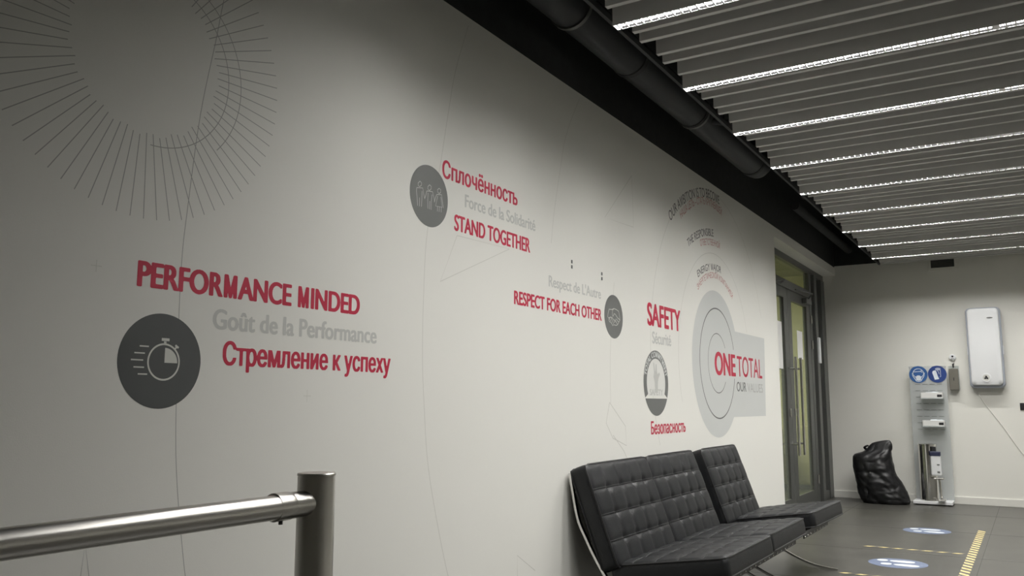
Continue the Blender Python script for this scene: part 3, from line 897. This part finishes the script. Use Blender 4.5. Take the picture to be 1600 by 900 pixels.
def seat_row(name, y0, n, W, label, cat, seeds):
    t = empty(name, (0.42, y0 + n * W / 2, 0), label, cat)
    ys = (y0 + 0.02, y0 + n * W - 0.02)
    for y in ys:
        bm = bmesh.new()
        sweep_flat(bm, CURVE_A, y, 0.012, 0.022); sweep_flat(bm, CURVE_B, y, 0.012, 0.022)
        obj('side_frame', bm, M_['chrome'], t)
    for x, z in ((0.036, 0.735), (0.742, 0.333), (0.265, 0.247)):
        obj('cross_bar', BX((x - 0.006, ys[0] + 0.008, z - 0.014), (x + 0.006, ys[1] - 0.008, z + 0.014)), M_['chrome'], t)
    ns = 9 * n
    for k in range(ns):
        y = y0 + (k + 0.5) * n * W / ns
        bm = bmesh.new()
        sweep_flat(bm, [(0.738, 0.352), (0.5, 0.310), (0.27, 0.262)], y, 0.004, 0.045)
        s = obj('strap', bm, M_['pipe_trim'], t)
        bm = bmesh.new(); lathe(bm, (0.7655, y, 0.316), [(0.0062, 0), (0.0058, 0.003), (0.003, 0.0048)], 12, 'X')
        obj('stud', bm, M_['chrome'], s, True)
        s.matrix_parent_inverse = Matrix.Translation(-Vector(t.location))
    obj('front_band', BX((0.758, y0 + 0.03, 0.305), (0.766, y0 + n * W - 0.03, 0.346), 0.002), M_['pipe_trim'], t)
    for k in range(max(4, 4 * n)):
        y = y0 + (k + 0.5) * n * W / (4 * n)
        bm = bmesh.new()
        sweep_flat(bm, [(0.030, 0.742), (0.065, 0.66), (0.118, 0.52), (0.20, 0.36)], y, 0.004, 0.05)
        obj('back_strap', bm, M_['pipe_trim'], t)
    T = 0.105
    for k in range(n):
        yk = y0 + k * W + 0.003
        # back cushion: local x runs from the top down, local z faces the room
        top, bot = Vector((0.120, 0.850)), Vector((0.300, 0.362))
        d = (bot - top); H = d.length; d.normalize(); nrm = Vector((-d.y, d.x))
        org = top - nrm * T
        mw = Matrix(((d.x, 0, nrm.x, org.x), (0, 1, 0, yk), (d.y, 0, nrm.y, org.y), (0, 0, 0, 1)))
        jit = Matrix.Rotation(seeds[k][0], 4, 'Y')
        cushion('back_cushion', t, W - 0.006, H, T, 5, 4, 11 + seeds[k][1], mw @ jit)
        # seat cushion: local x runs from the back to the front
        a, b = Vector((0.215, 0.372)), Vector((0.800, 0.462))
        d = b - a; H = d.length; d.normalize(); nrm = Vector((-d.y, d.x))
        org = a - nrm * T
        mw = Matrix(((d.x, 0, nrm.x, org.x + seeds[k][2]), (0, 1, 0, yk + seeds[k][3]), (d.y, 0, nrm.y, org.y), (0, 0, 0, 1)))
        cushion('seat_cushion', t, W - 0.006, H, T, 5, 5, 31 + seeds[k][1], mw @ Matrix.Rotation(seeds[k][4], 4, 'Z'))
    return t
seat_row('leather_sofa', 3.865, 2, 0.790, 'black tufted leather two-seat sofa with chrome legs against the wall', 'sofa', [(0.0, 0, 0.012, 0.03, 0.0), (-0.006, 1, 0.0, 0.05, 0.0)])
seat_row('leather_chair', 5.605, 1, 0.785, 'black tufted leather armless chair beyond the two-seat sofa', 'chair', [(0.004, 2, -0.01, 0.20, -0.04)])

# ------------------------------------------------------------------ far wall: protective-gear stand
t = empty('supply_stand', (1.0, 11.05, 0), 'clear pegboard stand with white base and two blue signs', 'stand')
obj('base', BX((0.79, 10.93, 0.012), (1.20, 11.20, 0.046), 0.005), M_['white'], t)
bm = bmesh.new()
for x in (0.83, 1.16):
    for y in (10.97, 11.16): cyl(bm, (x, y, 0), (x, y, 0.013), 0.018, 12)
obj('rubber_feet', bm, M_['black'], t)
PYB = 11.175
bm = bmesh.new(); box(bm, (0.805, PYB, 0.046), (1.205, PYB + 0.008, 1.60), 0.002)
obj('back_panel', bm, M_['acrylic'], t)
bm = bmesh.new()
for r in range(8):
    z = 1.385 - r * 0.0755 * 1.0
    for k in range(4):
        x = 0.865 + k * 0.078; box(bm, (x, PYB - 0.0012, z - 0.003), (x + 0.055, PYB + 0.001, z + 0.003))
obj('peg_slots', bm, M_['midgrey'], t)
for x in (0.82, 1.19):
    bm = bmesh.new(); cyl(bm, (x, PYB - 0.006, 1.592), (x, PYB + 0.05, 1.592), 0.006, 10); obj('standoff', bm, M_['steel'], t)

def sign(cx, cz, m, draw, label):
    s = obj('sign_disc', BMcyl((cx, PYB - 0.004, cz), 0.100), M_[m], t); s['label'] = label
    bm = bmesh.new(); draw(bm, lambda a, b: (cx + a, PYB - 0.0046, cz + b))
    p = obj('pictogram', bm, M_['signwhite'], s)
    s.matrix_parent_inverse = Matrix.Translation(-Vector(t.location))
def BMcyl(c, r):
    bm = bmesh.new(); lathe(bm, c, [(r, 0.003), (r, 0.0)], 48, 'Y'); return bm
def mask_pic(bm, pl):
    head = arcpts((0, 0.01), 0.058, -20, 200, 30)
    stroke(bm, head, 0.007, place=pl)
    stroke(bm, [(-0.055, -0.008), (-0.066, 0.02), (-0.06, -0.02), (-0.025, -0.078), (0.0, -0.085), (0.025, -0.078), (0.06, -0.02), (0.066, 0.02)], 0.007, place=pl)
    poly(bm, [(-0.032, -0.028), (-0.012, -0.012), (0.012, -0.012), (0.032, -0.028), (0.024, -0.068), (0.0, -0.075), (-0.024, -0.068)], place=pl)
    stroke(bm, [(-0.055, 0.03), (0.025, 0.036), (0.035, 0.044), (0.05, 0.045)], 0.007, place=pl)
    stroke(bm, [(0.025, 0.036), (0.045, 0.022)], 0.006, place=pl)
    stroke(bm, [(-0.058, 0.0), (-0.032, -0.035)], 0.006, place=pl); stroke(bm, [(0.058, 0.0), (0.032, -0.035)], 0.006, place=pl)
def glove_pic(bm, pl):
    poly(bm, [(-0.052, 0.015), (-0.048, 0.034), (-0.032, 0.044), (-0.016, 0.044), (-0.008, 0.030), (0.004, -0.02), (0.018, -0.058), (-0.03, -0.066), (-0.036, -0.04)], place=pl)
    for k in range(4):
        x = -0.016 + k * 0.014
        stroke(bm, [(x, 0.045), (x, 0.076 - 0.004 * abs(k - 1.5)), (x + 0.010, 0.076 - 0.004 * abs(k - 1.5)), (x + 0.010, 0.045)], 0.004, place=pl)
    stroke(bm, [(0.036, 0.045), (0.036, -0.03), (0.024, -0.034)], 0.004, place=pl)
    stroke(bm, [(0.0, 0.045), (0.016, 0.025), (0.02, 0.0)], 0.004, place=pl)
sign(0.907, 1.503, 'blue', mask_pic, 'blue round sign with face mask and goggles')
sign(1.110, 1.503, 'navy', glove_pic, 'dark blue round sign with gloves')
for zb in (1.212, 0.888):
    bm = bmesh.new()
    box(bm, (0.915, 11.045, zb - 0.006), (1.175, PYB, zb - 0.001)); box(bm, (0.915, 11.045, zb - 0.001), (1.175, 11.049, zb + 0.012))
    obj('shelf', bm, M_['clear'], t)
for zb, lab, sd in ((1.212, 'open white glove box on the upper clear shelf', 1), (0.888, 'open white glove box on the lower clear shelf', 2)):
    g = empty('glove_box', (1.045, 11.10, zb), lab, 'box', 'glove boxes on the stand')
    bm = bmesh.new()
    a, b, c = (0.93, 11.052, zb), (1.165, 11.165, zb + 0.074), 0.003
    box(bm, a, (1.165, 11.055, zb + 0.074)); box(bm, (0.93, 11.162, zb), b); box(bm, a, (0.933, 11.165, zb + 0.074)); box(bm, (1.162, 11.052, zb), b); box(bm, a, (1.165, 11.165, zb + 0.003))
    obj('carton', bm, M_['card'], g)
    lb = obj('dark_label', BX((1.103, 11.0505, zb + 0.022), (1.153, 11.052, zb + 0.05)), M_['black'], g)
    bm = bmesh.new(); bmesh.ops.create_icosphere(bm, subdivisions=3, radius=0.05)
    for v in bm.verts:
        v.co = Vector((v.co.x * 2.0, v.co.y * 0.9, v.co.z * 0.42)); v.co *= 1 + 0.35 * noise.noise(v.co * 28 + Vector((sd * 5, 0, 0)))
        v.co += Vector((1.045, 11.108, zb + 0.062)); v.co.x += 0.012 * sd
    obj('gloves', bm, M_['signwhite'], g, True)

# foot-operated steel dispenser standing on the base
t = empty('hand_dispenser', (0.965, 11.06, 0.046), 'polished steel column dispenser with pedal on the white stand base', 'dispenser')
bm = bmesh.new(); lathe(bm, (0.963, 11.055, 0), [(0.104, 0.046), (0.104, 0.055), (0.099, 0.058), (0.099, 0.672), (0.103, 0.675), (0.103, 0.688), (0.095, 0.692), (0.02, 0.694)], 48)
obj('column', bm, M_['chrome'], t, True)
obj('bracket', BX((1.018, 10.935, 0.47), (1.062, 10.98, 0.665), 0.004), M_['black'], t)
bm = bmesh.new(); box(bm, (1.006, 10.868, 0.340), (1.112, 10.938, 0.575), 0.014)
d = obj('pump_body', bm, M_['white'], t)
obj('dark_top', BX((1.002, 10.864, 0.560), (1.112, 10.938, 0.612), 0.008), M_['navytop'], t)
bm = bmesh.new(); box(bm, (1.070, 10.8665, 0.372), (1.098, 10.868, 0.392)); box(bm, (1.070, 10.8665, 0.458), (1.098, 10.868, 0.472))
obj('printed_label', bm, M_['midgrey'], t)
obj('drip_tray', BX((1.03, 10.850, 0.300), (1.132, 10.96, 0.318), 0.004), M_['steel'], t)
bm = bmesh.new(); tube(bm, [(1.075, 11.0, 0.31), (1.085, 11.0, 0.12), (1.09, 10.98, 0.08)], 0.012, 10)
obj('tray_stem', bm, M_['steel'], t, True)
obj('pedal', BX((1.055, 10.88, 0.060), (1.135, 10.99, 0.074), 0.004), M_['steel'], t)

# ------------------------------------------------------------------ rubbish bag
def bag():
    lv = [(0.000, 0.25, 0.745, 0.17), (0.03, 0.228, 0.765, 0.19), (0.09, 0.212, 0.752, 0.20), (0.17, 0.196, 0.715, 0.20), (0.25, 0.185, 0.678, 0.19),
          (0.33, 0.172, 0.632, 0.18), (0.40, 0.164, 0.612, 0.17), (0.47, 0.162, 0.596, 0.16), (0.53, 0.166, 0.590, 0.15), (0.565, 0.19, 0.588, 0.13),
          (0.592, 0.275, 0.588, 0.10), (0.62, 0.315, 0.600, 0.075), (0.655, 0.345, 0.606, 0.06), (0.69, 0.39, 0.602, 0.045), (0.715, 0.47, 0.592, 0.03), (0.728, 0.535, 0.575, 0.012)]
    def at(z):
        for (z0, *a), (z1, *b) in zip(lv, lv[1:]):
            if z <= z1:
                f = (z - z0) / (z1 - z0); return [p + (q - p) * f for p, q in zip(a, b)]
        return lv[-1][1:]
    bm = bmesh.new(); rings = []
    N, K = 96, 70
    for i in range(K + 1):
        z = lv[-1][0] * i / K
        xl, xr, dp = at(z)
        cx, hw = (xl + xr) / 2, (xr - xl) / 2
        ring = []
        for k in range(N):
            a = 2 * PI * k / N
            c, s = math.cos(a), math.sin(a)
            px = math.copysign(abs(c) ** 0.75, c) * hw; py = math.copysign(abs(s) ** 0.8, s) * dp
            q = Vector((px * 4, py * 4, z * 4))
            n1 = abs(noise.noise(Vector((q.x * 1.5 + q.z * 0.9, q.y, q.z * 0.9 - q.x * 0.6)) + Vector((3, 7, 1)))); n2 = noise.noise(Vector((px * 4 + z * 5, py * 5, z * 6 - px * 5)))
            n3 = abs(noise.noise(q * 3.1 + Vector((9, 2, 4))))
            cr = (1 - abs(noise.noise(Vector((px * 7 + z * 5 + 4, py * 4, z * 6 - px * 4 + 2))))) ** 7
            cr2 = (1 - abs(noise.noise(Vector((px * 9 - z * 6, py * 6 + 3, z * 10 + px * 8))))) ** 8
            f = 1 - 0.14 * n1 + 0.05 * n2 - 0.07 * n3 - 0.065 * cr + 0.03 * cr2
            f = 1 + (f - 1 + 0.08) * (0.5 + 0.5 * abs(s))
            ring.append(bm.verts.new((cx + px * (1 + (f - 1) * 0.6), 10.93 + py * f, max(0.0, z + (0.012 * n2 if i > 3 else 0)))))
        rings.append(ring)
    for A, B in zip(rings, rings[1:]):
        for k in range(N): bm.faces.new((A[k], A[(k + 1) % N], B[(k + 1) % N], B[k]))
    bm.faces.new(rings[0][::-1]); bm.faces.new(rings[-1])
    return bm
t = empty('rubbish_bag', (0.45, 10.93, 0), 'crumpled black plastic rubbish bag on the floor by the far wall', 'rubbish bag')
obj('bag_body', bag(), M_['bag'], t, True)
bm = bmesh.new()
tube(bm, spline([Vector(p) for p in ((0.32, 10.92, 0.615), (0.30, 10.90, 0.635), (0.325, 10.89, 0.655), (0.345, 10.90, 0.66))], 4), [0.016 - 0.0006 * i for i in range(13)], 8)
obj('tie_end', bm, M_['bag'], t, True)

# ------------------------------------------------------------------ things on the far wall
def rrect(x0, x1, z0, z1, r, n=8):
    out = []
    for cx, cz, a in ((x1 - r, z1 - r, 0), (x0 + r, z1 - r, 90), (x0 + r, z0 + r, 180), (x1 - r, z0 + r, 270)):
        for k in range(n + 1):
            q = math.radians(a + 90 * k / n); out.append((cx + r * math.cos(q), cz + r * math.sin(q)))
    return out
def shell(bm, prof):
    """prof: list of (outline points (x, z), y)"""
    rings = [[bm.verts.new((x, y, z)) for x, z in pts] for pts, y in prof]
    for A, B in zip(rings, rings[1:]):
        n = len(A)
        for k in range(n): bm.faces.new((A[k], A[(k + 1) % n], B[(k + 1) % n], B[k]))
    bm.faces.new(rings[0]); bm.faces.new(rings[-1][::-1])
    bmesh.ops.recalc_face_normals(bm, faces=bm.faces)

t = empty('air_purifier', (1.62, YD, 1.79), 'tall white rounded air purifier mounted on the far wall', 'air purifier')
def lean(pts):   # the housing narrows a little towards the lower left
    return [(x + 0.0 * (z - 1.8), z) for x, z in pts]
bm = bmesh.new()
shell(bm, [(rrect(1.455, 1.800, 1.345, 2.262, 0.05), YD - 0.001), (rrect(1.445, 1.805, 1.335, 2.268, 0.05), YD - 0.03), (rrect(1.445, 1.805, 1.335, 2.268, 0.05), YD - 0.085), (rrect(1.452, 1.798, 1.345, 2.262, 0.05), YD - 0.10)])
obj('back_shell', bm, M_['bluegrey'], t, True)
bm = bmesh.new()
shell(bm, [(rrect(1.462, 1.785, 1.372, 2.255, 0.045), YD - 0.099), (rrect(1.462, 1.785, 1.366, 2.255, 0.045), YD - 0.125), (rrect(1.470, 1.777, 1.374, 2.247, 0.045), YD - 0.138), (rrect(1.50, 1.747, 1.405, 2.215, 0.04), YD - 0.146)])
obj('front_panel', bm, M_['white'], t, True)
for x0, x1 in ((1.438, 1.452), (1.798, 1.812)):
    obj('side_clip', BX((x0, YD - 0.09, 1.72), (x1, YD - 0.03, 1.82), 0.004), M_['white'], t)
bm = bmesh.new(); lathe(bm, (1.617, YD - 0.139, 1.452), [(0.052, 0.0), (0.05, -0.012), (0.038, -0.013), (0.036, -0.010)], 36, 'Y')
s = obj('sensor_ring', bm, M_['white'], t, True)
bm = bmesh.new(); lathe(bm, (1.617, YD - 0.149, 1.452), [(0.037, 0.0), (0.036, -0.002)], 30, 'Y')
obj('sensor_window', bm, M_['icon'], t, True)
bm = bmesh.new()
for k in range(3):
    a = math.radians(90 + 120 * k); lathe(bm, (1.617 + 0.012 * math.cos(a), YD - 0.151, 1.452 + 0.012 * math.sin(a)), [(0.011, 0), (0.008, -0.003)], 12, 'Y')
obj('sensor_dots', bm, M_['black'], t, True)
bm = bmesh.new()
poly(bm, [(1.675 + 0.032 * math.cos(2 * PI * k / 20), 2.140 + 0.008 * math.sin(2 * PI * k / 20)) for k in range(20)], place=lambda a, b: (a + 0.02, YD - 0.1468, b))
obj('logo', bm, M_['midgrey'], t)
bm = bmesh.new(); tube(bm, spline([Vector(p) for p in ((1.51, YD - 0.02, 1.34), (1.53, YD - 0.006, 1.25), (1.60, YD - 0.006, 1.12), (1.74, YD - 0.006, 0.90), (1.90, YD - 0.006, 0.62), (2.1, YD - 0.006, 0.35), (2.15, YD - 0.006, 0.09))], 6), 0.0035, 8)
tag(obj('power_cord', bm, M_['farwall'], None, True), 'thin pale cord hanging from the air purifier down the wall', 'cord')

t = empty('wall_sensor', (1.275, YD, 1.70), 'small round white sensor on the wall above the narrow grey box', 'sensor')
bm = bmesh.new(); lathe(bm, (1.277, YD, 1.70), [(0.037, -0.001), (0.037, -0.016), (0.03, -0.022)], 32, 'Y'); obj('body', bm, M_['white'], t, True)
bm = bmesh.new(); lathe(bm, (1.277, YD - 0.022, 1.712), [(0.011, 0), (0.009, -0.004)], 16, 'Y'); obj('lens', bm, M_['black'], t, True)
obj('lower_slot', BX((1.26, YD - 0.0235, 1.678), (1.295, YD - 0.0215, 1.685)), M_['midgrey'], t)
t = empty('hanging_box', (1.28, YD, 1.45), 'narrow grey metal box hung on the wall beside the blue signs', 'wall box')
obj('holder', BX((1.225, YD - 0.012, 1.32), (1.335, YD - 0.001, 1.60), 0.003), M_['clear'], t)
bm = bmesh.new()
shell(bm, [(rrect(1.232, 1.328, 1.315, 1.565, 0.006), YD - 0.013), (rrect(1.232, 1.328, 1.315, 1.565, 0.006), YD - 0.075), (rrect(1.236, 1.324, 1.32, 1.56, 0.006), YD - 0.08)])
obj('box_body', bm, M_['greybox'], t)
bm = bmesh.new(); tube(bm, [(1.278, YD - 0.01, 1.585), (1.278, YD - 0.035, 1.60), (1.278, YD - 0.035, 1.62), (1.285, YD - 0.012, 1.625)], 0.008, 10)
obj('hook', bm, M_['black'], t)
obj('keyhole', BX((1.276, YD - 0.0812, 1.425), (1.284, YD - 0.079, 1.46)), M_['black'], t)
t = empty('wall_switch', (1.96, YD, 1.13), 'small black switch on the far wall below the air purifier', 'switch')
obj('plate', BX((1.925, YD - 0.012, 1.085), (2.015, YD - 0.001, 1.165), 0.003), M_['black'], t)
obj('rocker', BX((1.945, YD - 0.017, 1.10), (1.995, YD - 0.012, 1.15), 0.002), M_['black'], t)
t = empty('wall_grille', (1.24, YD, 2.86), 'dark square vent box high on the far wall under the last strip light', 'vent')
bm = bmesh.new()
for a, b in (((1.085, 2.755), (1.40, 2.785)), ((1.085, 2.785), (1.112, 2.885)), ((1.366, 2.785), (1.40, 2.885)), ((1.085, 2.885), (1.40, 2.90))):
    box(bm, (a[0], YD - 0.03, a[1]), (b[0], YD - 0.001, b[1]), 0.002)
obj('frame', bm, M_['farwall'], t)
bm = bmesh.new(); box(bm, (1.112, YD - 0.006, 2.785), (1.366, YD - 0.001, 2.885))
for k in range(5): box(bm, (1.112, YD - 0.02, 2.795 + k * 0.019), (1.366, YD - 0.006, 2.798 + k * 0.019))
obj('louvres', bm, M_['frame'], t)

# ------------------------------------------------------------------ floor markings
def footprints(cx, cy, label):
    t = empty('footprint_sticker', (cx, cy, 0), label, 'floor sticker', 'footprint stickers on the floor')
    fl = lambda h: (lambda a, b: (cx + a, cy + b, h))
    bm = bmesh.new(); poly(bm, arcpts((0, 0), 0.200, 0, 360, 56)[:-1], place=fl(0.0012)); obj('disc', bm, M_['stickblue'], t)
    bm = bmesh.new()
    def oval(x0, x1, y, h0, h1):
        pts = []
        for k in range(28):
            a = 2 * PI * k / 28
            f = (math.cos(a) + 1) / 2
            pts.append(((x0 + x1) / 2 + (x1 - x0) / 2 * math.copysign(abs(math.cos(a)) ** 0.8, math.cos(a)), y + (h0 + (h1 - h0) * f) * math.sin(a)))
        poly(bm, pts, place=fl(0.0020))
    for y, dx in ((0.080, -0.022), (-0.062, 0.022)):
        oval(-0.130 + dx, -0.055 + dx, y, 0.040, 0.044); oval(-0.044 + dx, 0.128 + dx, y, 0.038, 0.052)
    obj('shoe_prints', bm, M_['stickwhite'], t)
footprints(1.145, 8.745, 'blue round floor sticker with white shoe prints, nearer the far wall')
footprints(1.135, 6.875, 'blue round floor sticker with white shoe prints, nearer the sofa')

def tape(p0, p1, w, per, label):
    p0, p1 = Vector(p0), Vector(p1)
    d = (p1 - p0); L = d.length; d.normalize(); n = Vector((-d.y, d.x))
    bm = bmesh.new()
    def quad(u0, u1, v0, v1, sh, h, mi):
        q = [p0 + d * (u0 + s) + n * v for u0, v, s in ((u0, v0, 0), (u1, v0, 0), (u1, v1, sh), (u0, v1, sh))]
        f = bm.faces.new([bm.verts.new((a.x, a.y, h)) for a in q]); f.material_index = mi
        f.normal_update()
        if f.normal.z < 0: f.normal_flip()
    quad(0, L, -w / 2, w / 2, 0, 0.0009, 0)
    u = 0.0
    while u + per * 0.5 + w <= L:
        quad(u, u + per * 0.5, -w / 2, w / 2, w, 0.0014, 1); u += per
    return tag(obj('floor_tape', bm, [M_['tapegrey'], M_['yellow']]), label, 'floor tape', 'striped tapes on the floor')
tape((1.575, 5.0), (1.575, 9.08), 0.062, 0.115, 'striped yellow floor tape running towards the far wall')
tape((0.79, 7.565), (1.54, 7.565), 0.036, 0.107, 'striped yellow floor tape crossing between the two footprint stickers')
tape((0.83, 6.30), (1.54, 6.30), 0.036, 0.107, 'striped yellow floor tape crossing in front of the chair leg')
